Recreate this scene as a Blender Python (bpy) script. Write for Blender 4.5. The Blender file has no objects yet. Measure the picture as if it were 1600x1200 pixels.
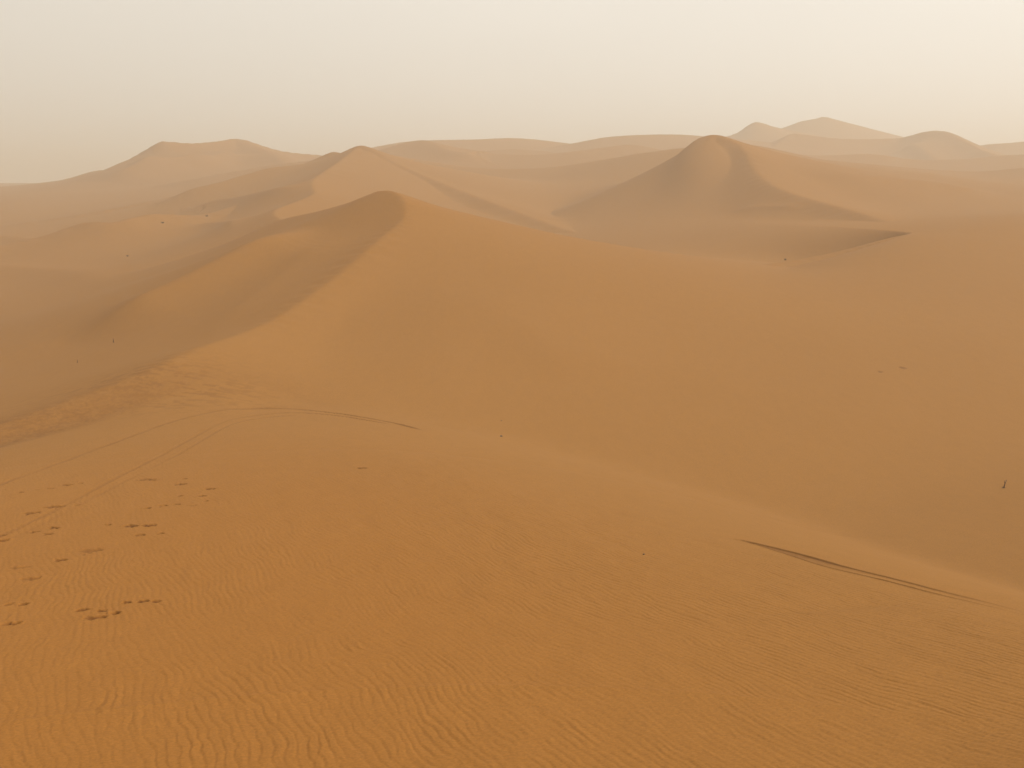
import bpy, math, random
import numpy as np

random.seed(7)
rng = np.random.default_rng(11)
R = math.radians
scene = bpy.context.scene
COL = scene.collection

# ------------------------------------------------------------------ camera
F = 1600.0            # focal length in pixels of the 1600 x 1200 photograph
HORIZON = 290.0       # row of the true horizon
PITCH = math.atan((600.0 - HORIZON) / F)
CP, SP = math.cos(PITCH), math.sin(PITCH)
EYE = 1.6             # eye height; the world has z = 0 at the eye, see Z0
Z0 = 0.0

cam_data = bpy.data.cameras.new("camera")
cam_data.sensor_width = 36.0
cam_data.lens = 36.0 * F / 1600.0
cam_data.clip_start = 0.1
cam_data.clip_end = 20000.0
cam = bpy.data.objects.new("camera", cam_data)
COL.objects.link(cam)
cam.location = (0, 0, Z0)
cam.rotation_euler = (R(90) - PITCH, 0, 0)
scene.camera = cam


def at(px, py, d):
    """a point of the place: seen at px, py and lying d metres ahead"""
    u, v = (px - 800.0) / F, -(py - 600.0) / F
    y = CP + v * SP
    z = -SP + v * CP
    return (u * d / y, d, z * d / y)


# ------------------------------------------------------------------ noise
def _hash(ix, iy, seed):
    h = (ix.astype(np.int64) * 374761393 + iy.astype(np.int64) * 668265263 + seed * 974634777) & 0x7FFFFFFF
    h = ((h ^ (h >> 13)) * 1274126177) & 0x7FFFFFFF
    h = (h ^ (h >> 16)) & 0xFFFFFF
    return h / float(0xFFFFFF) * 2.0 - 1.0


def vnoise(x, y, seed=0):
    ix, iy = np.floor(x), np.floor(y)
    fx, fy = x - ix, y - iy
    fx = fx * fx * fx * (fx * (fx * 6 - 15) + 10)
    fy = fy * fy * fy * (fy * (fy * 6 - 15) + 10)
    a, b = _hash(ix, iy, seed), _hash(ix + 1, iy, seed)
    c, d = _hash(ix, iy + 1, seed), _hash(ix + 1, iy + 1, seed)
    return (a + (b - a) * fx) * (1 - fy) + (c + (d - c) * fx) * fy


def sstep(a, b, x):
    t = np.clip((x - a) / (b - a), 0, 1)
    return t * t * (3 - 2 * t)


# ------------------------------------------------------------------ crest lines of the dunes
def spline(pts, n=6):
    """Catmull-Rom through the points"""
    p = np.array(pts, float)
    q = np.vstack([2 * p[0] - p[1], p, 2 * p[-1] - p[-2]])
    out = []
    for i in range(1, len(q) - 2):
        for k in range(n):
            t = k / n
            a, b, c, d = q[i - 1], q[i], q[i + 1], q[i + 2]
            out.append(0.5 * (2 * b + (c - a) * t + (2 * a - 5 * b + 4 * c - d) * t * t + (3 * b - a - 3 * c + d) * t ** 3))
    out.append(p[-1])
    return np.array(out)


# valley floor between the dunes: height against distance
BASE_R = np.array([0, 40, 70, 100, 150, 200, 300, 450, 700, 1200, 5000.0])
BASE_Z = np.array([-20, -19.5, -18.5, -18.6, -17.5, -15.5, -12.5, -8.5, -4.0, -2.0, -2.0])

# Every crest: points (px, py, metres ahead), from left to right where it can be;
# far / near = slope on the two sides of it, w = how rounded it is
CRESTS = [
    dict(n='big dune', p=[(-420, 800, 42), (-150, 716, 47), (0, 665, 52), (120, 622, 57), (230, 580, 62), (300, 548, 67),
                          (390, 517, 75), (450, 487, 81), (530, 430, 91), (600, 370, 102), (629, 345, 107), (634.5, 327, 110.5),
                          (631, 312, 113), (621, 302.5, 115.5), (607, 298, 117.5), (594, 298.5, 119)], far=.18, far2=.40, near=.25, w=.5, hn=.75, slip=1),
    dict(n='big dune', p=[(594, 298.5, 119), (575, 306, 121), (552, 315.5, 124), (500, 330, 132), (440, 344, 142), (380, 372, 150)], far=.38, near=.5, w=.8, e0=1.0, slip=1),
    dict(n='big dune', p=[(632, 322, 112), (662, 331, 112), (700, 345, 112), (760, 366, 113), (860, 381, 118), (950, 396, 122), (1060, 411, 126),
                          (1150, 415.5, 128), (1230, 408.5, 131), (1310, 393, 133), (1375, 376, 134), (1415, 367, 135), (1445, 363.5, 136), (1480, 361, 137), (1540, 357, 139), (1620, 352, 143)], far=.5, near=.30, w=.9, hn=1.0, e0=.9),
    dict(n='big dune', p=[(1425, 364, 136), (1470, 359, 137), (1525, 353, 139), (1600, 346, 143), (1750, 335, 155), (2100, 320, 190)], far=.04, near=.26, w=16, hf=.5, e0=1.25, e0far=1, near2=.16, k=1.5),
    # right flank of the bowl
    dict(n='big dune', p=[(2100, 320, 190), (2400, 480, 80), (2500, 720, 40), (3000, 1100, 18)], far=.1, near=.3, w=5),
    # peaked dune behind the bowl
    dict(n='peaked dune', p=[(820, 362, 250), (880, 343, 256), (930, 318, 260), (985, 287, 264), (1050, 247, 265), (1088, 223, 263), (1102, 213, 261), (1116, 210.5, 260), (1124, 212, 259)], far=.11, near=.32, w=2.6, e0=.1, e1=1.3, k=2),
    dict(n='peaked dune', p=[(1114, 210.5, 260), (1130, 213, 257), (1150, 222, 253), (1166, 236, 246), (1174, 252, 238), (1183, 268, 229), (1205, 287, 216), (1240, 303, 204), (1300, 320, 189),
                             (1370, 340, 170), (1425, 360, 151)], far=.3, far2=.12, near=.48, near2=.42, w=1.4, e0=.4, k=1.2, hn=1.6),
    # ridge running off to the right
    dict(n='right ridge', p=[(1180, 243, 320), (1230, 246, 335), (1300, 251, 350), (1420, 262, 360), (1520, 268, 360), (1600, 262, 350), (1750, 250, 340), (2300, 200, 330)], far=.4, near=.11, w=2, e0=.35, hn=1.5),
    # middle ridge on the left
    dict(n='middle ridge', p=[(490, 254, 350), (508, 244, 342), (521, 237.5, 337), (533, 240, 333), (545, 239, 328), (556, 230, 323), (565, 227.5, 320), (576, 231, 317), (594, 241, 311), (620, 256, 300), (680, 282, 280), (760, 313, 252), (860, 350, 222), (930, 372, 200)], far=.2, near=.34, w=1.2),
    dict(n='middle ridge', p=[(560, 229, 320), (535, 250, 290), (500, 275, 255), (490, 290, 235), (491, 303, 218), (460, 317, 200), (436, 327, 188), (430, 336, 178), (440, 343, 170)], far=.42, near=.2, w=.8, flip=True),
    dict(n='left plain', p=[(480, 255, 400), (400, 275, 365), (320, 298, 330), (200, 322, 300), (60, 345, 290)], far=.2, near=.3, w=4),
    dict(n='left plain', p=[(440, 318, 260), (330, 335, 235), (200, 355, 218), (0, 385, 205), (-200, 410, 190)], far=.12, near=.25, w=3),
    dict(n='left plain', p=[(430, 385, 150), (350, 430, 140), (200, 500, 112), (60, 552, 96)], far=.2, near=.25, w=4),
    # far left dune on the skyline
    dict(n='far left dune', p=[(-500, 330, 600), (-100, 301, 570), (0, 293, 560), (45, 293, 560), (100, 283, 545), (150, 267, 530), (178, 263, 527),
                               (215, 242, 522), (244, 225, 520), (253, 220.5, 520), (264, 222, 521), (300, 224, 530), (345, 220, 545), (362, 217, 556), (370, 217, 560), (384, 219, 564), (440, 236, 580), (510, 243, 600)], far=.35, near=.38, w=1),
    dict(n='far left dune', p=[(150, 267, 530), (172, 272, 505), (182, 284, 480)], far=.3, near=.3, w=2),
    dict(n='far left dune', p=[(370, 217, 560), (420, 238, 525), (452, 258, 490)], far=.3, near=.3, w=3),
    # skyline in the middle
    dict(n='skyline dunes', p=[(500, 246, 600), (600, 227, 620), (640, 221, 640), (680, 219, 650), (740, 218, 660), (810, 216, 680), (895, 225, 700), (960, 232, 700)], far=.3, near=.17, w=4, hn=2.2),
    dict(n='skyline dunes', p=[(850, 232, 640), (900, 223, 640), (960, 213, 640), (1050, 210, 645), (1110, 214, 650), (1200, 222, 660)], far=.3, near=.18, w=4, hn=2.2),
    dict(n='skyline dunes', p=[(760, 236, 560), (800, 233, 560), (850, 236, 560)], far=.2, near=.25, w=3),
    dict(n='skyline dunes', p=[(600, 240, 400), (680, 254, 392), (760, 263, 384), (850, 262, 378), (930, 252, 372), (1000, 240, 366), (1080, 230, 360), (1160, 226, 362)], far=.12, near=.27, w=8, hn=1.6),
    dict(n='skyline dunes', p=[(640, 231, 500), (740, 238, 490), (830, 242, 480), (900, 236, 480), (980, 226, 500)], far=.15, near=.2, w=8),
    dict(n='left plain', p=[(-120, 322, 430), (40, 314, 430), (160, 303, 430), (260, 288, 430), (350, 271, 430), (440, 256, 440), (500, 250, 450)], far=.12, near=.2, w=8, hn=1.4),
    dict(n='far right dunes', p=[(1200, 238, 470), (1280, 243, 480), (1360, 241, 485), (1430, 250, 480), (1500, 250, 470), (1570, 243, 470), (1700, 238, 470)], far=.15, near=.2, w=6),
    # far right dunes
    dict(n='far right dunes', p=[(1060, 226, 830), (1140, 212, 840), (1170, 195, 840), (1181, 190.5, 840), (1192, 193, 842), (1212, 199, 850), (1270, 210, 860)], far=.4, near=.4, w=3),
    dict(n='far right dunes', p=[(1190, 212, 930), (1220, 201, 930), (1250, 190, 930), (1276, 185, 930), (1286, 182.5, 930), (1298, 185, 934), (1340, 196, 950), (1415, 215, 980), (1500, 234, 1000)], far=.4, near=.35, w=2),
    dict(n='far right dunes', p=[(1180, 248, 560), (1208, 230, 620), (1230, 213, 645), (1241, 208.5, 650), (1256, 210, 651), (1320, 217, 655), (1400, 216, 660), (1422, 212, 655), (1450, 205, 645), (1478, 206, 635),
                                 (1508, 222, 600), (1530, 234, 570)], far=.4, near=.36, w=2),
    dict(n='far right dunes', p=[(1530, 234, 570), (1560, 245, 520), (1600, 255, 480)], far=.35, near=.35, w=2),
    dict(n='far right dunes', p=[(1480, 238, 720), (1540, 226, 720), (1600, 221, 720), (1750, 200, 740), (2200, 190, 760)], far=.35, near=.3, w=3),
    # enclosing dunes outside the picture
    dict(n='outer dunes', p=[(-1500, 350, 500), (-900, 250, 560), (-500, 300, 600)], far=.3, near=.3, w=3),
]
DUNE_LABEL = {
    'near dune': 'rippled near dune slope in the foreground with footprints and tyre tracks',
    'big dune': 'big sharp crested dune in the middle wrapping round a smooth bowl',
    'peaked dune': 'peaked dune behind the bowl with a long dark face',
    'right ridge': 'long level sand ridge running off to the right behind the peaked dune',
    'middle ridge': 'ridge with a small point left of the centre, on the skyline',
    'left plain': 'low rolling sand on the left between the dunes',
    'far left dune': 'broad two topped dune on the skyline at the left',
    'skyline dunes': 'low pale dunes along the middle of the skyline',
    'far right dunes': 'palest far peaks on the skyline at the right',
    'outer dunes': 'dunes outside the picture on the left',
    'far plain': 'sand between and beyond the dunes',
}
DUNES = ['near dune'] + list(dict.fromkeys(c['n'] for c in CRESTS)) + ['far plain']

# the camera's own dune: height along the view, and the shoulder where it falls away
NEAR_Y = np.array([-400, -60, -18, -5, 0, 4, 10.5, 15, 19, 23, 28, 36, 46, 58, 75, 120, 5000.0])
NEAR_Z = np.array([-9, -3, .3, -.2, -1.62, -3.5, -6.45, -7.4, -8.19, -8.85, -9.55, -10.5, -11.6, -12.6, -13.1, -13.5, -13.5])
EDGE = [(3600, 1250, 5), (2300, 1130, 11), (1900, 1035, 15), (1600, 950, 20), (1450, 912, 22.5), (1300, 874, 26), (1150, 833, 30.5), (1000, 786, 36.5), (850, 730, 44),
        (740, 694, 50), (665, 670, 54), (560, 648, 58), (460, 633, 61), (380, 616, 63), (300, 612, 60), (150, 655, 53), (0, 700, 47), (-200, 765, 40), (-700, 950, 28), (-2500, 1400, 12)]


def pchip(xk, yk):
    """smooth monotone curve through knots"""
    h = np.diff(xk); dlt = np.diff(yk) / h
    m = np.zeros(len(xk)); m[0], m[-1] = dlt[0], dlt[-1]
    for i in range(1, len(xk) - 1):
        if dlt[i - 1] * dlt[i] > 0:
            w1, w2 = 2 * h[i] + h[i - 1], h[i] + 2 * h[i - 1]
            m[i] = (w1 + w2) / (w1 / dlt[i - 1] + w2 / dlt[i])

    def f(x):
        x = np.clip(x, xk[0], xk[-1])
        i = np.clip(np.searchsorted(xk, x) - 1, 0, len(xk) - 2)
        t = (x - xk[i]) / h[i]
        return ((1 + 2 * t) * (1 - t) ** 2 * yk[i] + t * (1 - t) ** 2 * h[i] * m[i] + t * t * (3 - 2 * t) * yk[i + 1] + t * t * (t - 1) * h[i] * m[i + 1])
    return f


near_f, base_f = pchip(NEAR_Y, NEAR_Z), pchip(BASE_R, BASE_Z)


def to_line(X, Y, line):
    """distance to a polyline, signed left-of-line measure (-1..1), height of the nearest point"""
    best = np.full(X.shape, 1e18); side = np.zeros(X.shape); zc = np.zeros(X.shape); tt = np.zeros(X.shape)
    n = len(line) - 1
    for i in range(n):
        a, b = line[i], line[i + 1]
        dx, dy = b[0] - a[0], b[1] - a[1]
        L2 = dx * dx + dy * dy + 1e-12
        t = np.clip(((X - a[0]) * dx + (Y - a[1]) * dy) / L2, 0, 1)
        ex, ey = X - a[0] - t * dx, Y - a[1] - t * dy
        d2 = ex * ex + ey * ey
        m = d2 < best
        best[m] = d2[m]
        s = (dx * ey - dy * ex) / (math.sqrt(L2) * np.sqrt(d2) + 1e-9)
        side[m] = s[m]
        zc[m] = (a[2] + t * (b[2] - a[2]))[m]
        tt[m] = ((i + t) / n)[m]
    return np.sqrt(best), side, zc, tt


def ridge(X, Y, base, c):
    """height of one dune: from its crest line the sand falls off on both sides; also the distance to the crest"""
    line = spline([at(*q) for q in c['p']], 4)
    H, D = np.full(X.shape, -1e3), np.full(X.shape, 1e9)
    top = line[:, 2].max() + 22
    reach = 2.6 * top * max(c.get('hf', 1.15) / c['far'] if c.get('hf', 1.15) > 1 else 12 * top, c.get('hn', 1.15) / c['near'] if c.get('hn', 1.15) > 1 else 12 * top)
    ok = (X > line[:, 0].min() - reach) & (X < line[:, 0].max() + reach) & (Y > line[:, 1].min() - reach) & (Y < line[:, 1].max() + reach)
    ri, ci = np.nonzero(ok.any(1))[0], np.nonzero(ok.any(0))[0]
    if len(ri) == 0:
        return H, D
    blk = (slice(ri[0], ri[-1] + 1), slice(ci[0], ci[-1] + 1))
    X, Y, base = X[blk].astype(np.float32), Y[blk].astype(np.float32), base[blk].astype(np.float32)
    h, ws, dm = np.zeros(X.shape, np.float32), np.zeros(X.shape, np.float32), np.full(X.shape, 1e9, np.float32)
    last = len(line) - 2
    sg = -1.0 if c.get('flip') else 1.0
    for i, (a, b) in enumerate(zip(line[:-1], line[1:])):
        dx, dy = b[0] - a[0], b[1] - a[1]
        l2 = dx * dx + dy * dy + 1e-9
        px, py = X - np.float32(a[0]), Y - np.float32(a[1])
        tu = (px * np.float32(dx) + py * np.float32(dy)) / np.float32(l2)
        t = np.clip(tu, 0, 1)
        px -= t * np.float32(dx); py -= t * np.float32(dy)
        d = np.sqrt(px * px + py * py)
        wl = sstep(-.9, .9, sg * (dx * py - dy * px) / (math.sqrt(l2) * d + 1e-6))
        zc = np.float32(a[2]) + t * np.float32(b[2] - a[2])
        hh = np.maximum(zc - base, 1.5)
        w_ = np.float32(c['w'])
        de = np.sqrt(d * d + w_ * w_) - w_
        T = ((i + t) / (last + 1)) ** np.float32(1.5)
        sn = c['near'] + (c.get('near2', c['near']) - c['near']) * T
        sf = c['far'] + (c.get('far2', c['far']) - c['far']) * T
        sl = sn + (sf - sn) * wl
        hs = hh * (c.get('hn', 1.15) + (c.get('hf', 1.15) - c.get('hn', 1.15)) * wl)
        u = sl * de / hs
        if c.get('slip'):                            # a slip face keeps its angle almost to the foot
            hi = zc - hs * ((1 - np.exp(-u)) * (1 - wl) + np.tanh(u) * wl)
        else:
            hi = zc - hs * (1 - np.exp(-u))
        if i == 0 and 'e0' in c:
            hi -= np.float32(c['e0'] * math.sqrt(l2)) * np.maximum(-tu, 0) * (wl if c.get('e0far') else 1)
        if i == last and 'e1' in c:
            hi -= np.float32(c['e1'] * math.sqrt(l2)) * np.maximum(tu - 1, 0)
        w_ = 1 / (d + np.float32(.3)) ** 7
        h += w_ * hi; ws += w_
        dm = np.minimum(dm, d)
    H[blk] = h / ws; D[blk] = dm
    return H, D


def smax(a, b, k):
    h = np.clip(0.5 + 0.5 * (a - b) / k, 0, 1)
    return b + (a - b) * h + k * h * (1 - h)


def blur(z, s):
    """gaussian in index space, both ways"""
    n = int(3 * s) + 1
    k = np.exp(-0.5 * (np.arange(-n, n + 1) / s) ** 2); k /= k.sum()
    p = np.pad(z, n, mode='edge')
    p = sum(k[i] * p[i:i + z.shape[0], :] for i in range(2 * n + 1))
    return sum(k[i] * p[:, i:i + z.shape[1]] for i in range(2 * n + 1))


# ------------------------------------------------------------------ polar grid round the viewer: fine where the picture looks
SUB = 2
def rows():
    steps = [(0.25, 6.5, 70), (6.5, 14, 190), (14, 45, 860), (45, 62, 130), (62, 165, 480), (165, 700, 500), (700, 1050, 200), (1050, 4500, 60)]
    return np.concatenate([np.geomspace(a, b, n + 1)[:-1] for a, b, n in steps] + [[4500.0]])


def cols():
    t = np.arctan(np.linspace(-.64, .64, 1161))
    k = np.cumsum(1.05 ** np.arange(94))              # ever wider beside and behind
    side_ = t[-1] + (math.pi - t[-1]) * k / k[-1]
    return np.concatenate([-side_[::-1], t, side_])


RR, AZ = rows(), cols()
rc, ac = RR[::SUB], AZ[::SUB]


def terrain(rr, aa):
    Rg, Ag = np.meshgrid(rr, aa, indexing='ij')
    X, Y = Rg * np.sin(Ag), Rg * np.cos(Ag)
    base = base_f(Rg) - 8 * sstep(-15, -95, X) * sstep(60, 110, Rg) * sstep(480, 250, Rg) + 0.006 * Rg * vnoise(X / (.12 * Rg + 25), Y / (.12 * Rg + 25), 3)
    base = base + np.clip(.12 * (X - 42), -5, 3) * np.exp(-((Y - 168) / 34) ** 2) * sstep(-40, -5, X) * sstep(110, 70, X)
    z = base.copy()
    which = np.full(z.shape, len(DUNES) - 1)
    sharp = np.full(z.shape, 1e9)
    top = base.copy()
    dacc = np.full(z.shape, 1e9)
    for c in CRESTS:
        h, d = ridge(X, Y, base, c)
        m = h > top
        which[m] = DUNES.index(c['n'])
        top = np.maximum(top, h)
        dacc = np.minimum(dacc, d)
        z = smax(z, h, c.get('k', 1) * np.minimum(.014 * Rg + .2, 4) * sstep(0, .16 * Rg + 4, dacc) + .03)
        sharp = np.minimum(sharp, d / (c['w'] * 2 + .012 * Rg))
    z = z + .0011 * Rg * vnoise(X / (.05 * Rg + 2), Y / (.05 * Rg + 2), 5) * sstep(.5, 3, sharp) * sstep(40, 90, Rg)
    # the near dune
    e, s, zc, t = to_line(X, Y, spline([at(*q) for q in EDGE]))
    inside = np.where(s > 0, e, -e)                  # the edge runs right to left: the dune lies on its left
    out = -inside
    nz = near_f(Y)
    nz = nz + sstep(7, -1, inside) * (zc + .48 - nz) * sstep(-40, -5, -np.abs(X) - 0 * X) * (Rg < 90)
    fall = .33 * (np.sqrt(out * out + 3.2 ** 2) + out) * .5
    h = nz - np.maximum(fall, 0)
    m = h > top
    which[m] = 0
    z = smax(z, h, .35)
    # settle the valleys, keep the crests
    zb = blur(z, 3.5)
    zf = blur(z, 10)
    z = zf + (zb - zf) * np.exp(-(sharp / 4) ** 2) + (z - zb) * np.exp(-sharp ** 2)
    return X, Y, z, which


def cubic_matrix(n, sub):
    """Catmull-Rom weights from every sub-th sample to all samples"""
    nf = (n - 1) * sub + 1
    W = np.zeros((nf, n))
    for i in range(nf):
        j, t = divmod(i, sub); t /= sub
        ws = (-.5 * t + t * t - .5 * t ** 3, 1 - 2.5 * t * t + 1.5 * t ** 3, .5 * t + 2 * t * t - 1.5 * t ** 3, -.5 * t * t + .5 * t ** 3)
        for k, w in zip((-1, 0, 1, 2), ws):
            W[i, min(max(j + k, 0), n - 1)] += w
    return W


# low wind-built swells on the plain and the faces: pixels, height, half width
SWELLS = [
    ([(495, 250), (400, 282), (320, 305), (230, 322)], 2.6, 9),
    ([(489, 296), (420, 312), (350, 324), (270, 338)], 2.2, 7),
    ([(330, 336), (240, 350), (150, 365), (0, 383), (-150, 400)], 2.2, 7),
    ([(500, 352), (430, 388), (350, 430), (270, 470), (190, 505), (100, 540)], 1.8, 5),
    ([(560, 348), (470, 415), (380, 482), (300, 535)], .3, 3.5),
    ([(600, 234), (690, 246), (770, 250)], 4, 14),
    ([(1500, 258), (1440, 244), (1400, 236)], 4, 12),
    ([(290, 266), (340, 252), (372, 240)], 3, 12),
    ([(150, 286), (220, 268), (252, 248)], 3, 12),
    ([(370, 366), (350, 356), (300, 352)], 1.2, 4),
    ([(190, 447), (120, 440), (0, 430), (-100, 425)], 1.6, 9),
    ([(1140, 329), (1200, 327), (1262, 326)], .6, 3),
    ([(1250, 275), (1400, 290), (1560, 300)], 1.6, 12),
    ([(330, 250), (260, 262), (190, 268)], 2.5, 9),
    ([(700, 440), (820, 520), (900, 600)], .35, 6),
]


def pick(rr, aa, zz, px, py):
    """the sand seen at a pixel, on any polar grid"""
    u, v = (px - 800.0) / F, -(py - 600.0) / F
    y, z = CP + v * SP, -SP + v * CP
    az, el = math.atan2(u, y), z / math.hypot(u, y)
    j = int(np.clip(np.searchsorted(aa, az) - 1, 0, len(aa) - 2))
    f = (az - aa[j]) / (aa[j + 1] - aa[j])
    e = (zz[:, j] * (1 - f) + zz[:, j + 1] * f) / rr
    k0 = int(np.searchsorted(rr, 2.0))
    k = int(np.argmax(e[k0:] >= el)) + k0
    t = (el - e[k - 1]) / (e[k] - e[k - 1] + 1e-12)
    r = rr[k - 1] + t * (rr[k] - rr[k - 1])
    return np.array([r * math.sin(az), r * math.cos(az), el * r])


Xc, Yc, Zc, which_c = terrain(rc, ac)
add = np.zeros(Zc.shape)
for px_, hgt, wid in SWELLS:
    ln = spline([pick(rc, ac, Zc, *p) for p in px_], 5)
    lo, hi = ln[:, :2].min(0) - 5 * wid, ln[:, :2].max(0) + 5 * wid
    bi, bj = np.nonzero((Xc > lo[0]) & (Xc < hi[0]) & (Yc > lo[1]) & (Yc < hi[1]))
    d, s_, _, t = to_line(Xc[bi, bj], Yc[bi, bj], ln)
    add[bi, bj] += hgt * np.exp(-(np.sqrt(d * d + (.25 * wid) ** 2) - .25 * wid) / wid * 1.2) * sstep(0, .3, t) * sstep(1, .7, t)
Zc += add
Z = cubic_matrix(len(rc), SUB) @ Zc @ cubic_matrix(len(ac), SUB).T
NR, NA = len(RR), len(AZ)
Rg, Ag = np.meshgrid(RR, AZ, indexing='ij')
X, Y = Rg * np.sin(Ag), Rg * np.cos(Ag)
WH = which_c[np.minimum(np.arange(NR) // SUB, len(rc) - 1)][:, np.minimum(np.arange(NA) // SUB, len(ac) - 1)]

# ------------------------------------------------------------------ finding the sand that is seen at a pixel
def ground(px, py):
    return pick(RR, AZ, Z0_, px, py)


def ground_near(px, py):
    """the same on the near dune only: just in front of its edge"""
    for k in range(30):
        g = ground(px, py + k)
        e, s_, _, _ = to_line(np.array([g[0]]), np.array([g[1]]), EDGE_LINE)
        if s_[0] > 0:
            break
    return g


Z0_ = Z.copy()
EDGE_LINE = spline([at(*q) for q in EDGE])
CHURN_SHADE = np.zeros(Z.shape)             # disturbed sand plus shade, both painted as darker colour
COARSE = np.zeros(Z.shape)
OWNER = WH[:-1, :-1].copy()           # which sheet a face belongs to
TRACK_ID, PRINT_ID = 100, 200

# ------------------------------------------------------------------ wind ripples on the near dune
kr = np.searchsorted(RR, 75)
x, y, r = X[:kr], Y[:kr], Rg[:kr]
front = np.abs(Ag[:kr]) < 1.3
E = to_line(x, y, spline([at(*q) for q in EDGE], 3))
inn = np.where(E[1] > 0, E[0], -E[0])
amp = sstep(-.3, 2.6, inn) * (1 - .75 * sstep(26, 60, r)) * front
q = x * .93 + y * .37
warp = .13 * vnoise(x * .55, y * .4, 21) + .065 * vnoise(x * 1.9, y * 1.1, 22) + .03 * vnoise(x * 6, y * 3.2, 23)
lam = .14
ph = 2 * math.pi * (q + warp) / lam
ph2 = 2 * math.pi * (x * .87 + y * .49 + warp * .8 + .07 * vnoise(x * 1.3 + 9, y * .9, 24)) / (lam * 1.17)
mixn = sstep(-.25, .25, vnoise(x * .8, y * .5, 25))
wave = lambda p: np.sin(p) + .38 * np.sin(2 * p + .9) + .12 * np.sin(3 * p + 1.4)
patch = .55 + .45 * sstep(-.6, .5, vnoise(x * .45, y * .3, 26) + .6 * vnoise(x * 2.1, y * 1.4, 27))
rip = (wave(ph) * mixn + wave(ph2) * (1 - mixn)) * .0042 * patch
al = -x * .37 + y * .93                               # along the ripple crests
qq = q + warp * .8
short = lambda s_, l_, k_: 1 - 2 * np.abs(vnoise(qq / s_, al / l_, k_))      # short broken crests
rip += (.0044 * short(.17, 1.0, 36) + .0028 * short(.11, .5, 37)) * patch
rip += .008 * vnoise(qq * 2.1, al * .6, 28) + .0016 * vnoise(x * 13, y * 8, 29)
Z[:kr] += rip * amp
COARSE[:kr] = .62 * sstep(-4, 14, inn) * sstep(70, 12, r) * (.65 + .35 * sstep(7, -4, x))      # the rippled slope carries coarser, redder grains
# slumped sand on the narrow left strip, its shade painted as darker colour
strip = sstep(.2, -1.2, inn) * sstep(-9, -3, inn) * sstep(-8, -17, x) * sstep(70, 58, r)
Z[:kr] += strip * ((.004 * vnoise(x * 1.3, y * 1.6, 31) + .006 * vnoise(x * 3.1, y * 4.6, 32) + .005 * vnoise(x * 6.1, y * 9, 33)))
CHURN_SHADE[:kr] = np.maximum(CHURN_SHADE[:kr], strip * (.3 + .07 * vnoise(x * 1.9, y * 2.6, 34) + .2 * vnoise(x * 7, y * 11, 38)))

# sand scuffed by feet where the two dunes join
g0 = ground(236, 596)
sc = np.exp(-(((x - g0[0]) / 7) ** 2 + ((y - g0[1]) / 5) ** 2)) * sstep(.0, .55, vnoise(x * 1.6, y * 4.2, 39) + .5 * vnoise(x * 4.6, y * 9, 41))
CHURN_SHADE[:kr] = np.maximum(CHURN_SHADE[:kr], .38 * sc); Z[:kr] -= .012 * sc
# ------------------------------------------------------------------ tyre tracks
TRACKS = [
    dict(px=[(-60, 778), (0, 757), (60, 735), (150, 702), (250, 665), (320, 646), (380, 639), (430, 638), (480, 641), (540, 648), (600, 657), (640, 667), (668, 675)], w=.14, depth=.045, ch=.6,
         label='faint upper tyre track curving along the far edge of the near dune'),
    dict(px=[(-60, 868), (0, 838), (100, 790), (170, 752), (230, 722), (290, 690), (340, 663), (375, 653), (420, 647), (470, 645), (530, 650), (580, 658), (615, 664)], w=.11, depth=.04, ch=.44,
         label='faint lower tyre track that bends to join the upper one at the dune edge'),
    dict(px=[(0, 850), (110, 796), (185, 757), (243, 728), (300, 697), (350, 668), (385, 657), (430, 651), (475, 649)], w=.1, depth=.025, ch=.28,
         label='faintest tyre line, running close beside the lower tyre track on its near side'),
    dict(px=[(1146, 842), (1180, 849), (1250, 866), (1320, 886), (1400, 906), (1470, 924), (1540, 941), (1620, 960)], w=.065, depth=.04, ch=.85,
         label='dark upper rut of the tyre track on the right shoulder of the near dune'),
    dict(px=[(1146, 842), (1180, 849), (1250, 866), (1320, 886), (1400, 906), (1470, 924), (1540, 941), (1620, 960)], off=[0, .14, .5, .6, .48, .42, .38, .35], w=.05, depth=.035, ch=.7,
         label='thin lower rut of the tyre track on the right shoulder of the near dune'),
]
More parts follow.
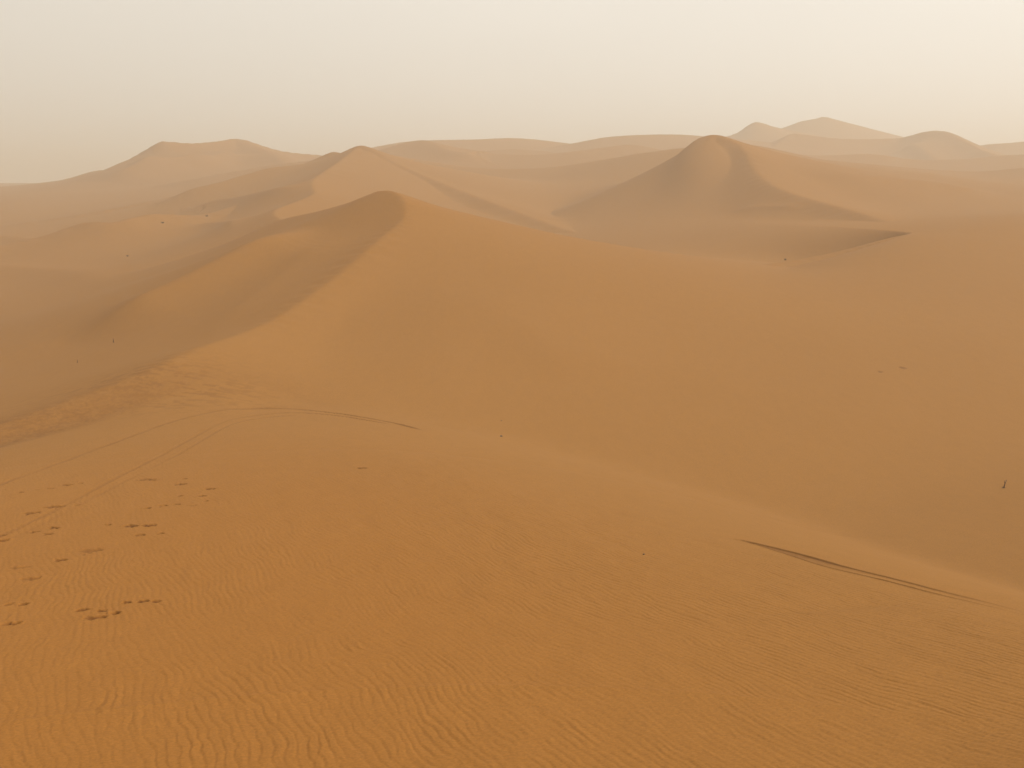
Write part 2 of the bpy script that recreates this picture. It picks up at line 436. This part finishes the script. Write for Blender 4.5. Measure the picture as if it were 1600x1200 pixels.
for ti, t in enumerate(TRACKS):
    pts = [ground_near(*p) for p in t['px']]
    if 'off' in t:                                   # the other wheel: a step nearer to the viewer
        q_ = np.array(pts); dq = np.gradient(q_[:, :2], axis=0); dq /= np.linalg.norm(dq, axis=1)[:, None]
        pts = [(a[0] + d_[1] * o_, a[1] - d_[0] * o_, a[2]) for a, d_, o_ in zip(q_, dq, t['off'])]
    t['pts'] = pts
    L_ = spline(pts, 8)
    lo, hi = L_[:, :2].min(0) - 2, L_[:, :2].max(0) + 2
    box_ = (X > lo[0]) & (X < hi[0]) & (Y > lo[1]) & (Y < hi[1])
    ii, jj = np.nonzero(box_)
    d, s_, _, tt = to_line(X[ii, jj], Y[ii, jj], L_)
    wob = t['w'] * (1 + .25 * vnoise(X[ii, jj] * 3, Y[ii, jj] * 3, 40 + ti))
    fade = sstep(0, .05, tt) * sstep(1, .9, tt) * (.8 + .5 * vnoise(X[ii, jj] * .7, Y[ii, jj] * .5, 50 + ti)) * (.4 + .9 * sstep(.4, .75, tt)) if ti < 3 else sstep(-.02, .07, tt) * (1 - .9 * sstep(.5, 1, tt))
    prof = -np.exp(-(d / wob) ** 4) + .45 * np.exp(-((d - 1.55 * wob) / (.45 * wob)) ** 2)
    Z[ii, jj] += t['depth'] * prof * fade
    CHURN_SHADE[ii, jj] = np.maximum(CHURN_SHADE[ii, jj], t['ch'] * np.exp(-(d / (wob * 1.05)) ** 4) * fade)  # packed sand and the rut's shading painted as one darker tone
    own = d < t['w'] * 1.5
    a, b = ii[own], jj[own]
    k = (a < NR - 1) & (b < NA - 1) & (tt[own] > .001) & (tt[own] < .999)
    OWNER[a[k], b[k]] = TRACK_ID + ti
# sand between the two ruts, painted darker for the slope break's shade
A_ = spline(TRACKS[3]['pts'][:5], 8); B_ = spline(TRACKS[4]['pts'][:5], 8)
lo, hi = np.minimum(A_.min(0), B_.min(0))[:2] - 1, np.maximum(A_.max(0), B_.max(0))[:2] + 1
ii, jj = np.nonzero((X > lo[0]) & (X < hi[0]) & (Y > lo[1]) & (Y < hi[1]))
dA, sA, _, tA = to_line(X[ii, jj], Y[ii, jj], A_); dB, sB, _, tB = to_line(X[ii, jj], Y[ii, jj], B_)
wed = (sA * sB < 0) * sstep(0, .1, tA) * sstep(1, .5, tA)
CHURN_SHADE[ii, jj] = np.maximum(CHURN_SHADE[ii, jj], .48 * wed * (.8 + .3 * vnoise(X[ii, jj] * 9, Y[ii, jj] * 3, 61)))
Z[ii, jj] -= .02 * wed

# ------------------------------------------------------------------ footprints: px, py, length in px, tilt, depth factor, label
PRINTS = [
    (34, 769, 10, .15, .8, 'small shallow footprint at the left end of the farthest row, above the tyre track'),
    (58, 766, 10, .1, .4, 'very faint footprint second from the left in the farthest row'),
    (80, 763.5, 14, .1, .8, 'short double dent in the middle of the farthest row of prints'),
    (106, 757.5, 19, .15, 1, 'long thin footprint near the right end of the farthest row'),
    (126, 755, 10, .1, 1, 'small dark footprint ending the farthest row on the right'),
    (234, 749.5, 32, -.08, .8, 'long thin scuff in the sand just below the bend of the lower tyre track'),
    (289, 748, 7, 0, .9, 'tiny dent topmost in the right hand cluster of prints'),
    (281, 757, 22, .12, 1.1, 'dark slanting footprint just under the topmost dent of the right cluster'),
    (330, 763.5, 20, .05, 1, 'thin footprint farthest to the right of all the prints'),
    (283, 775, 11, 0, 1, 'short footprint left of a longer one in the right hand cluster'),
    (315, 775, 15, 0, 1.1, 'footprint with two small dents hanging below it'),
    (322, 783, 8, 0, .9, 'small round dents below the right side footprint'),
    (230, 794, 9, -.3, .9, 'short hooked dent that starts the row leading to the right cluster'),
    (255, 790, 15, .15, 1.1, 'clear footprint in the middle of the row leading to the right cluster'),
    (276, 788, 14, .05, .8, 'softer footprint right after the clear one in the row to the right cluster'),
    (300, 790, 16, .1, .35, 'almost filled footprint under the right cluster'),
    (168, 820, 13, 0, .9, 'single short footprint left of the broad trampled patch'),
    (206, 822, 26, .08, 1.5, 'broad dark trampled print, left half of the big patch'),
    (234, 820.5, 24, -.02, 1.4, 'dark tapering print, right half of the big patch'),
    (219, 836, 20, .05, .8, 'thin print straight below the big trampled patch'),
    (251, 834, 11, .05, .9, 'short print below and right of the big trampled patch'),
    (84, 792, 34, .12, .9, 'long shallow slanting print beside the lower tyre track'),
    (50, 802, 27, .25, .9, 'slanting print below left of the long shallow one'),
    (120, 789, 9, .1, .7, 'little dent right of the long shallow slanting print'),
    (84, 825, 26, .1, 1.5, 'deep dark footprint ringed by paler ones at the left'),
    (55, 831, 18, .15, 1, 'hoof shaped print left of the deep dark footprint'),
    (76, 834.5, 20, .1, .8, 'thin print below the deep dark footprint'),
    (4, 836, 16, .1, .9, 'upper of two prints cut by the left picture edge'),
    (6, 844.5, 22, .1, 1.3, 'dark lower one of two prints cut by the left picture edge'),
    (145, 860, 46, .18, .5, 'long faint drag mark in the middle of the prints'),
    (96, 875, 26, .15, 1.2, 'dark tapering footprint alone below the faint drag mark'),
    (30, 887, 34, .1, .4, 'very faint pair of prints close to the left picture edge'),
    (47, 904, 34, .25, .6, 'pale slanting scuff above the nearest prints'),
    (38, 944, 15, .15, 1.4, 'dark pointed footprint in the nearest row by the left picture edge'),
    (13, 944, 17, 0, .8, 'round half filled print left of the dark pointed one'),
    (128, 953, 25, .12, 1.2, 'blurred print at the upper left of the nearest trampled group'),
    (160, 954, 20, .15, .9, 'pale print in the middle of the nearest trampled group'),
    (150, 964.5, 34, .15, 1, 'long ragged print along the lower side of the nearest trampled group'),
    (181, 958, 19, .2, 1.4, 'deep ridged footprint at the right end of the nearest trampled group'),
    (198, 941.5, 17, .12, 1, 'slim footprint first in the short row above the nearest group'),
    (223, 940, 18, .05, 1.2, 'round footprint in the middle of the short row above the nearest group'),
    (244, 940, 13, .1, 1, 'pointed last footprint of the short row above the nearest group'),
    (16, 975.5, 32, .12, 1.7, 'biggest and nearest footprint, dark with a double rim, at the left picture edge'),
    (1375.5, 580.5, 7, 0, .8, 'shorter of two small scour marks on the smooth right slope'),
    (1410, 575, 12, 0, .9, 'longer of two small scour marks on the smooth right slope'),
    (565, 731.5, 18, 0, 1.0, 'single thin dent on the open sand below the dune edge'),
]
for pi, (px, py, ln, tilt, dep, label) in enumerate(PRINTS):
    c = ground(px, py)
    e1 = ground(px + ln * .5, py - ln * .5 * tilt * .6)
    dirv = np.array([e1[0] - c[0], (e1[1] - c[1])]); half = min(max(np.linalg.norm(dirv), .1), 2.2)
    if half > 1.3 * abs(dirv[0]) + .05:
        half = 1.3 * abs(dirv[0]) + .05
    dirv /= np.linalg.norm(dirv)
    big = c[1] > 70
    wid = np.clip(.85 * half, .12, .25) * (1.5 if big else 1)
    m = half * 2.2
    ii, jj = np.nonzero((np.abs(X - c[0]) < m) & (np.abs(Y - c[1]) < m))
    dx, dy = X[ii, jj] - c[0], Y[ii, jj] - c[1]
    a, b = (dx * dirv[0] + dy * dirv[1]) / half, (-dx * dirv[1] + dy * dirv[0]) / wid
    n1 = vnoise(X[ii, jj] * 14 + pi, Y[ii, jj] * 9, 70 + pi)
    n2 = vnoise(X[ii, jj] * 9 + 3 * pi, Y[ii, jj] * 7, 170 + pi)
    b = b * (1 + .35 * a) + .5 * n1 + .3 * n2
    a = a + .3 * n2
    rad = np.sqrt(np.abs(a) ** 2.4 + b * b + 1e-9)
    dent = sstep(1.05, .35, rad) * (.72 + .5 * np.abs(a + .15) + .25 * n1)
    rim = np.exp(-((rad - 1.28) / .2) ** 2) * (.55 + .35 * np.sign(b) * .8)
    D_ = .07 * dep
    Z[ii, jj] += D_ * (-dent + .2 * rim)
    CHURN_SHADE[ii, jj] = np.maximum(CHURN_SHADE[ii, jj], min(1, .88 * dep) * sstep(1.1, .6, rad) * np.clip(.85 + .5 * n1 + .3 * n2, .15, 1.15))  # disturbed sand and the print's own shade, painted into the colour
    own = (rad < 1.25) & (ii < NR - 1) & (jj < NA - 1)
    OWNER[ii[own], jj[own]] = PRINT_ID + pi

# ------------------------------------------------------------------ materials
def new_mat(name):
    m = bpy.data.materials.new(name); m.use_nodes = True
    nt = m.node_tree
    b = nt.nodes['Principled BSDF']
    return m, nt, b


def sand_material():
    m, nt, b = new_mat('sand')
    N, L = nt.nodes.new, nt.links.new
    b.inputs['Roughness'].default_value = .95
    b.inputs['Specular IOR Level'].default_value = .08
    geo = N('ShaderNodeNewGeometry')
    big = N('ShaderNodeTexNoise'); big.inputs['Scale'].default_value = .035; big.inputs['Detail'].default_value = 5
    fine = N('ShaderNodeTexNoise'); fine.inputs['Scale'].default_value = 22; fine.inputs['Detail'].default_value = 6; fine.inputs['Roughness'].default_value = .7
    for n in (big, fine):
        L(geo.outputs['Position'], n.inputs['Vector'])
    m1 = N('ShaderNodeMix'); m1.data_type = 'RGBA'
    m1.inputs[6].default_value = (.248, .115, .029, 1); m1.inputs[7].default_value = (.276, .132, .036, 1)
    L(big.outputs['Fac'], m1.inputs[0])
    rg = N('ShaderNodeMapRange'); rg.inputs[1].default_value = .3; rg.inputs[2].default_value = .7; rg.inputs[3].default_value = .80; rg.inputs[4].default_value = 1.2
    L(fine.outputs['Fac'], rg.inputs[0])
    # patches of coarser and finer grain, drawn out along the wind
    mp = N('ShaderNodeMapping'); mp.inputs['Rotation'].default_value = (0, 0, .45); mp.inputs['Scale'].default_value = (1, .35, 1)
    L(geo.outputs['Position'], mp.inputs['Vector'])
    pat = N('ShaderNodeTexNoise'); pat.inputs['Scale'].default_value = 1.6; pat.inputs['Detail'].default_value = 7; pat.inputs['Roughness'].default_value = .75
    L(mp.outputs[0], pat.inputs['Vector'])
    rg2 = N('ShaderNodeMapRange'); rg2.inputs[1].default_value = .3; rg2.inputs[2].default_value = .7; rg2.inputs[3].default_value = .96; rg2.inputs[4].default_value = 1.04
    L(pat.outputs['Fac'], rg2.inputs[0])
    mm = N('ShaderNodeMath'); mm.operation = 'MULTIPLY'
    L(rg.outputs[0], mm.inputs[0]); L(rg2.outputs[0], mm.inputs[1])
    ml = N('ShaderNodeVectorMath'); ml.operation = 'SCALE'
    ac_ = N('ShaderNodeAttribute'); ac_.attribute_name = 'coarse'
    m0 = N('ShaderNodeMix'); m0.data_type = 'RGBA'
    m4 = N('ShaderNodeMix'); m4.data_type = 'RGBA'
    m4.inputs[6].default_value = (.272, .108, .019, 1); m4.inputs[7].default_value = (.304, .124, .024, 1)
    L(big.outputs['Fac'], m4.inputs[0]); L(ac_.outputs['Fac'], m0.inputs[0]); L(m1.outputs[2], m0.inputs[6]); L(m4.outputs[2], m0.inputs[7])
    L(m0.outputs[2], ml.inputs[0]); L(mm.outputs[0], ml.inputs['Scale'])
    at_ = N('ShaderNodeAttribute'); at_.attribute_name = 'churn_shade'
    m2 = N('ShaderNodeMix'); m2.data_type = 'RGBA'; m2.inputs[7].default_value = (.105, .038, .010, 1)  # dark tone shared by disturbed sand and painted shade
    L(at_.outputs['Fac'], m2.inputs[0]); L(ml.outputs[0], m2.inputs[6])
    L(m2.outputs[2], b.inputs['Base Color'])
    bp = N('ShaderNodeBump'); bp.inputs['Strength'].default_value = .25; bp.inputs['Distance'].default_value = .01
    L(fine.outputs['Fac'], bp.inputs['Height'])
    bp2 = N('ShaderNodeBump'); bp2.inputs['Strength'].default_value = .12; bp2.inputs['Distance'].default_value = .12
    L(pat.outputs['Fac'], bp2.inputs['Height']); L(bp.outputs[0], bp2.inputs['Normal']); L(bp2.outputs[0], b.inputs['Normal'])
    return m


SAND = sand_material()

# ------------------------------------------------------------------ the sheets of sand
def normals(X, Y, Z):
    P = np.stack([X, Y, Z], -1)
    du = np.gradient(P, axis=0); dv = np.gradient(P, axis=1)
    n = np.cross(dv, du)
    n /= np.linalg.norm(n, axis=-1, keepdims=True) + 1e-12
    n[n[..., 2] < 0] *= -1
    return n


NRM = normals(X, Y, Z)


def sheet(name, face_mask, mat):
    """one object out of the faces of the sand; neighbours share their border points and normals"""
    fi, fj = np.nonzero(face_mask)
    if len(fi) == 0:
        return None
    a = fi * NA + fj
    quad = np.stack([a, a + 1, a + NA + 1, a + NA], 1)
    used, inv = np.unique(quad, return_inverse=True)
    me = bpy.data.meshes.new(name)
    co = np.stack([X.ravel()[used], Y.ravel()[used], Z.ravel()[used]], 1).astype(np.float32)
    me.vertices.add(len(used)); me.vertices.foreach_set('co', co.ravel())
    nf = len(quad)
    me.loops.add(nf * 4); me.loops.foreach_set('vertex_index', inv.ravel().astype(np.int32))
    me.polygons.add(nf)
    me.polygons.foreach_set('loop_start', np.arange(0, nf * 4, 4, dtype=np.int32))
    me.polygons.foreach_set('use_smooth', np.ones(nf, bool))
    me.update(calc_edges=True)
    at_ = me.attributes.new('churn_shade', 'FLOAT', 'POINT')
    at_.data.foreach_set('value', CHURN_SHADE.ravel()[used].astype(np.float32))
    at2 = me.attributes.new('coarse', 'FLOAT', 'POINT')
    at2.data.foreach_set('value', COARSE.ravel()[used].astype(np.float32))
    me.normals_split_custom_set_from_vertices(NRM.reshape(-1, 3)[used].astype(np.float32))
    me.materials.append(mat)
    o = bpy.data.objects.new(name, me); COL.objects.link(o)
    return o


for k, n in enumerate(DUNES):
    o = sheet('dune' if n != 'far plain' else 'ground', OWNER == k, SAND)
    if o:
        o['kind'] = 'structure'; o['label'] = DUNE_LABEL[n]
for k, t in enumerate(TRACKS):
    o = sheet('tyre_track', OWNER == TRACK_ID + k, SAND)
    if o:
        o['kind'] = 'structure'; o['label'] = t['label']
for k, p in enumerate(PRINTS):
    o = sheet('footprint', OWNER == PRINT_ID + k, SAND)
    if o:
        o['label'] = p[5]; o['category'] = 'footprint'; o['group'] = 'footprints and dents in the sand'


# ------------------------------------------------------------------ twigs, dry tufts and pebbles lying on the sand
def mesh_obj(name, verts, faces, mat, parent=None, loc=(0, 0, 0)):
    me = bpy.data.meshes.new(name)
    me.from_pydata([tuple(v) for v in verts], [], faces)
    me.polygons.foreach_set('use_smooth', np.ones(len(faces), bool))
    me.materials.append(mat)
    o = bpy.data.objects.new(name, me); COL.objects.link(o)
    o.location = loc; o.parent = parent
    return o


def tube(path, radii, n=7):
    """a tapered bent stick"""
    path = [Vector(p) for p in path]
    V, Fc = [], []
    for i, p in enumerate(path):
        t = (path[min(i + 1, len(path) - 1)] - path[max(i - 1, 0)]).normalized()
        a = t.orthogonal().normalized(); b = t.cross(a)
        for k in range(n):
            an = 2 * math.pi * k / n
            V.append(p + (a * math.cos(an) + b * math.sin(an)) * radii[i])
    for i in range(len(path) - 1):
        for k in range(n):
            Fc.append((i * n + k, i * n + (k + 1) % n, (i + 1) * n + (k + 1) % n, (i + 1) * n + k))
    Fc.append(tuple(range(n))[::-1]); Fc.append(tuple(range((len(path) - 1) * n, len(path) * n)))
    return V, Fc


def plain(name, col, var=.3):
    m, nt, b = new_mat(name)
    b.inputs['Roughness'].default_value = .9
    n = nt.nodes.new('ShaderNodeTexNoise'); n.inputs['Scale'].default_value = 18
    g = nt.nodes.new('ShaderNodeNewGeometry'); nt.links.new(g.outputs['Position'], n.inputs['Vector'])
    mx = nt.nodes.new('ShaderNodeMix'); mx.data_type = 'RGBA'
    mx.inputs[6].default_value = tuple(c * (1 - var) for c in col) + (1,); mx.inputs[7].default_value = tuple(c * (1 + var) for c in col) + (1,)
    nt.links.new(n.outputs['Fac'], mx.inputs[0]); nt.links.new(mx.outputs[2], b.inputs['Base Color'])
    return m


from mathutils import Vector
WOOD, DRY, STONE = plain('dry_wood', (.085, .035, .014)), plain('dry_grass', (.13, .075, .03)), plain('dark_stone', (.10, .06, .035))


def root(name, px, py, label, cat, group=None):
    o = bpy.data.objects.new(name, None); COL.objects.link(o)
    o.empty_display_size = .1
    o.location = ground(px, py); o['label'] = label; o['category'] = cat
    if group:
        o['group'] = group
    return o


def dry_stalk(px, py, hpx, lean, thick, label):
    """a stub of a dead plant standing in the sand, with withered leaves at its foot"""
    g = ground(px, py); k = g[1] / F
    h = hpx * k
    o = root('dry_stalk', px, py, label, 'dead plant', 'dead stalks standing in the sand')
    V, Fc = tube([(0, 0, -.1 * h), (lean * h * .2, 0, .2 * h), (lean * h * .5, .02 * h, .55 * h), (lean * h, 0, h)], [thick * h, thick * h * .9, thick * h * .7, thick * h * .35])
    mesh_obj('stem', V, Fc, WOOD, o)
    V, Fc = tube([(lean * h * .45, 0, .5 * h), (lean * h * .2 - .02 * h, .05 * h, .75 * h), (lean * h * .35, .03 * h, .93 * h)], [thick * h * .5, thick * h * .4, thick * h * .15])
    mesh_obj('twig', V, Fc, WOOD, o)
    V, Fc = [], []
    for i in range(9):
        a = i * 2.4 + px; l = h * (.14 + .1 * ((i * 37) % 7) / 7)
        v, f = tube([(0, 0, -.02 * h), (math.cos(a) * l * .6, math.sin(a) * l * .6, l * .55), (math.cos(a) * l * 1.2, math.sin(a) * l * 1.2, l * .3)], [thick * h * .7, thick * h * .5, thick * h * .1], 5)
        Fc += [tuple(q_ + len(V) for q_ in f_) for f_ in f]; V += v
    mesh_obj('leaves', V, Fc, DRY, o)


def dry_tuft(px, py, wpx, hpx, label):
    """a low dead tussock: many blades from one root, and a mound of caught sand-coloured litter"""
    g = ground(px, py); k = g[1] / F
    w, h = wpx * k * .5, hpx * k
    o = root('dry_tuft', px, py, label, 'dead shrub', 'dead tufts far off on the sand')
    rr = random.Random(int(px * 7 + py))
    V, Fc = [], []
    for i in range(70):
        a = rr.uniform(0, 2 * math.pi); q_ = rr.random() ** .6; l = h * rr.uniform(.5, 1.1) * (1 - .35 * q_)
        bx, by = math.cos(a) * w * q_, math.sin(a) * w * q_
        v, f = tube([(bx * .4, by * .4, -.08 * h), (bx * .75, by * .75, l * .6), (bx * 1.05 + rr.uniform(-.1, .1) * w, by * 1.05, l)], [.035 * w, .028 * w, .008 * w], 4)
        Fc += [tuple(z_ + len(V) for z_ in f_) for f_ in f]; V += v
    mesh_obj('blades', V, Fc, DRY, o)
    V, Fc = [], []
    for i in range(14):
        a = rr.uniform(0, 2 * math.pi)
        v, f = tube([(0, 0, -.1 * h), (math.cos(a) * w * .5, math.sin(a) * w * .5, h * .35), (math.cos(a) * w * .95, math.sin(a) * w * .95, h * rr.uniform(.2, .6))], [.07 * w, .05 * w, .015 * w], 5)
        Fc += [tuple(z_ + len(V) for z_ in f_) for f_ in f]; V += v
    mesh_obj('stem', V, Fc, WOOD, o)


def pebble(px, py, wpx, label):
    g = ground(px, py); k = g[1] / F
    w = wpx * k * .5
    import bmesh
    bm = bmesh.new(); bmesh.ops.create_icosphere(bm, subdivisions=3, radius=1)
    for v in bm.verts:
        c = v.co
        n = float(vnoise(np.array([c.x * 1.7 + px]), np.array([c.y * 1.7 + c.z]), 81)[0])
        v.co = Vector((c.x * w * 1.25, c.y * w * .9, c.z * w * .62)) * (1 + .28 * n)
        v.co.z += w * .25
    me = bpy.data.meshes.new('pebble'); bm.to_mesh(me); bm.free()
    me.polygons.foreach_set('use_smooth', np.ones(len(me.polygons), bool))
    me.materials.append(STONE)
    o = bpy.data.objects.new('pebble', me); COL.objects.link(o)
    o.location = g; o['label'] = label; o['category'] = 'pebble'; o['group'] = 'pebbles lying on the sand'


dry_stalk(1568, 762.5, 14, .28, .075, 'short dark stalk leaning right, alone on the smooth slope at the right')
dry_stalk(177.5, 535, 6.5, -.05, .1, 'faint upright stalk in the shaded hollow, higher of two')
dry_stalk(121, 566.5, 5, .05, .1, 'small dark stalk in the shaded hollow, lower of two')
dry_tuft(1227, 406.5, 4.5, 3.5, 'dark tuft just behind the sharp rim of the bowl')
dry_tuft(254, 348.5, 6, 3, 'dark flat tuft on the far left plain, widest of three')
dry_tuft(323, 338, 5, 2.6, 'dim tuft beside the pale ridge line of the far left plain')
dry_tuft(199.5, 400.5, 5, 2.6, 'lone tuft lowest on the left plain')
pebble(1006, 866, 3.5, 'dark pebble on the rounded shoulder of the near dune')
pebble(783.5, 657.5, 2, 'tiny pebble on the slope beyond the end of the tyre tracks')
pebble(783, 682, 4, 'flat sliver of stone below the tiny pebble beyond the tracks')

# ------------------------------------------------------------------ light
from mathutils import Vector
SUN_EL, SUN_AZ = 36.0, 95.0     # degrees; azimuth to the right of the view
SUN = Vector((math.cos(R(SUN_EL)) * math.sin(R(SUN_AZ)), math.cos(R(SUN_EL)) * math.cos(R(SUN_AZ)), math.sin(R(SUN_EL))))
w = bpy.data.worlds.new("World"); scene.world = w; w.use_nodes = True
nt = w.node_tree
N, L = nt.nodes.new, nt.links.new
bg = nt.nodes['Background']
sky = N('ShaderNodeTexSky'); sky.sky_type = 'NISHITA'; sky.sun_disc = False
sky.sun_elevation = R(SUN_EL); sky.sun_rotation = R(SUN_AZ)
sky.air_density = 1; sky.dust_density = 8; sky.ozone_density = 0
# a sky full of dust: cream everywhere, brighter towards the veiled sun
tc = N('ShaderNodeTexCoord')
mr = N('ShaderNodeMapRange'); mr.inputs[1].default_value = -1; mr.inputs[2].default_value = 1
dot = N('ShaderNodeVectorMath'); dot.operation = 'DOT_PRODUCT'; dot.inputs[1].default_value = SUN
L(tc.outputs['Generated'], dot.inputs[0])
ramp = N('ShaderNodeValToRGB'); L(dot.outputs['Value'], mr.inputs[0]); L(mr.outputs[0], ramp.inputs[0])
ramp.color_ramp.elements[0].position = 0.0; ramp.color_ramp.elements[0].color = (.55, .51, .44, 1)
ramp.color_ramp.elements[1].position = 1.0; ramp.color_ramp.elements[1].color = (1.0, .965, .895, 1)
sc_ = N('ShaderNodeVectorMath'); sc_.operation = 'SCALE'; sc_.inputs['Scale'].default_value = 12.7
L(ramp.outputs[0], sc_.inputs[0])
mx = N('ShaderNodeMix'); mx.data_type = 'RGBA'; mx.inputs[0].default_value = .9
L(sky.outputs[0], mx.inputs[6]); # thicker and thinner banks of dust
cn = N('ShaderNodeTexNoise'); cn.inputs['Scale'].default_value = 1.7; cn.inputs['Detail'].default_value = 3
cm = N('ShaderNodeMapping'); cm.inputs['Scale'].default_value = (1, 1, 2.6); L(tc.outputs['Generated'], cm.inputs['Vector']); L(cm.outputs[0], cn.inputs['Vector'])
cr = N('ShaderNodeMapRange'); cr.inputs[1].default_value = .25; cr.inputs[2].default_value = .75; cr.inputs[3].default_value = .96; cr.inputs[4].default_value = 1.04
L(cn.outputs['Fac'], cr.inputs[0])
cs = N('ShaderNodeVectorMath'); cs.operation = 'SCALE'; L(sc_.outputs[0], cs.inputs[0]); L(cr.outputs[0], cs.inputs['Scale'])
L(cs.outputs[0], mx.inputs[7])
L(mx.outputs[2], bg.inputs[0])
bg.inputs[1].default_value = .1
sd = bpy.data.lights.new('sun', 'SUN'); sd.energy = 3.0; sd.angle = R(12); sd.color = (1, .92, .78)
so = bpy.data.objects.new('sun', sd); COL.objects.link(so)
so.rotation_euler = SUN.to_track_quat('Z', 'Y').to_euler()
so.location = (30, 20, 60)

# ------------------------------------------------------------------ dust in the air
def box(name, x0, x1, y0, y1, z0, z1, mat):
    me = bpy.data.meshes.new(name)
    v = [(x, y, z) for z in (z0, z1) for y in (y0, y1) for x in (x0, x1)]
    me.from_pydata(v, [], [(0, 2, 3, 1), (4, 5, 7, 6), (0, 1, 5, 4), (2, 6, 7, 3), (0, 4, 6, 2), (1, 3, 7, 5)])
    me.materials.append(mat)
    o = bpy.data.objects.new(name, me); COL.objects.link(o)
    return o


hz = bpy.data.materials.new('dusty_air'); hz.use_nodes = True
hn = hz.node_tree
hn.nodes.remove(hn.nodes['Principled BSDF'])
pv = hn.nodes.new('ShaderNodeVolumePrincipled')
pv.inputs['Color'].default_value = (.81, .785, .705, 1)
pv.inputs['Density'].default_value = .0013
pv.inputs['Anisotropy'].default_value = .3
hn.links.new(pv.outputs[0], hn.nodes['Material Output'].inputs['Volume'])
haze = box('haze', -4700, 4700, -4700, 4700, float(Z.min()) - 1, float(Z.max()) + 2, hz)
haze['kind'] = 'stuff'
haze['label'] = 'pale dusty air that fades the far dunes'

scene.cycles.volume_bounces = 3
scene.view_settings.view_transform = 'Standard'
scene.view_settings.look = 'None'
scene.view_settings.exposure = 0
scene.view_settings.gamma = 1
scene.cycles.use_denoising = True
scene.cycles.use_adaptive_sampling = False
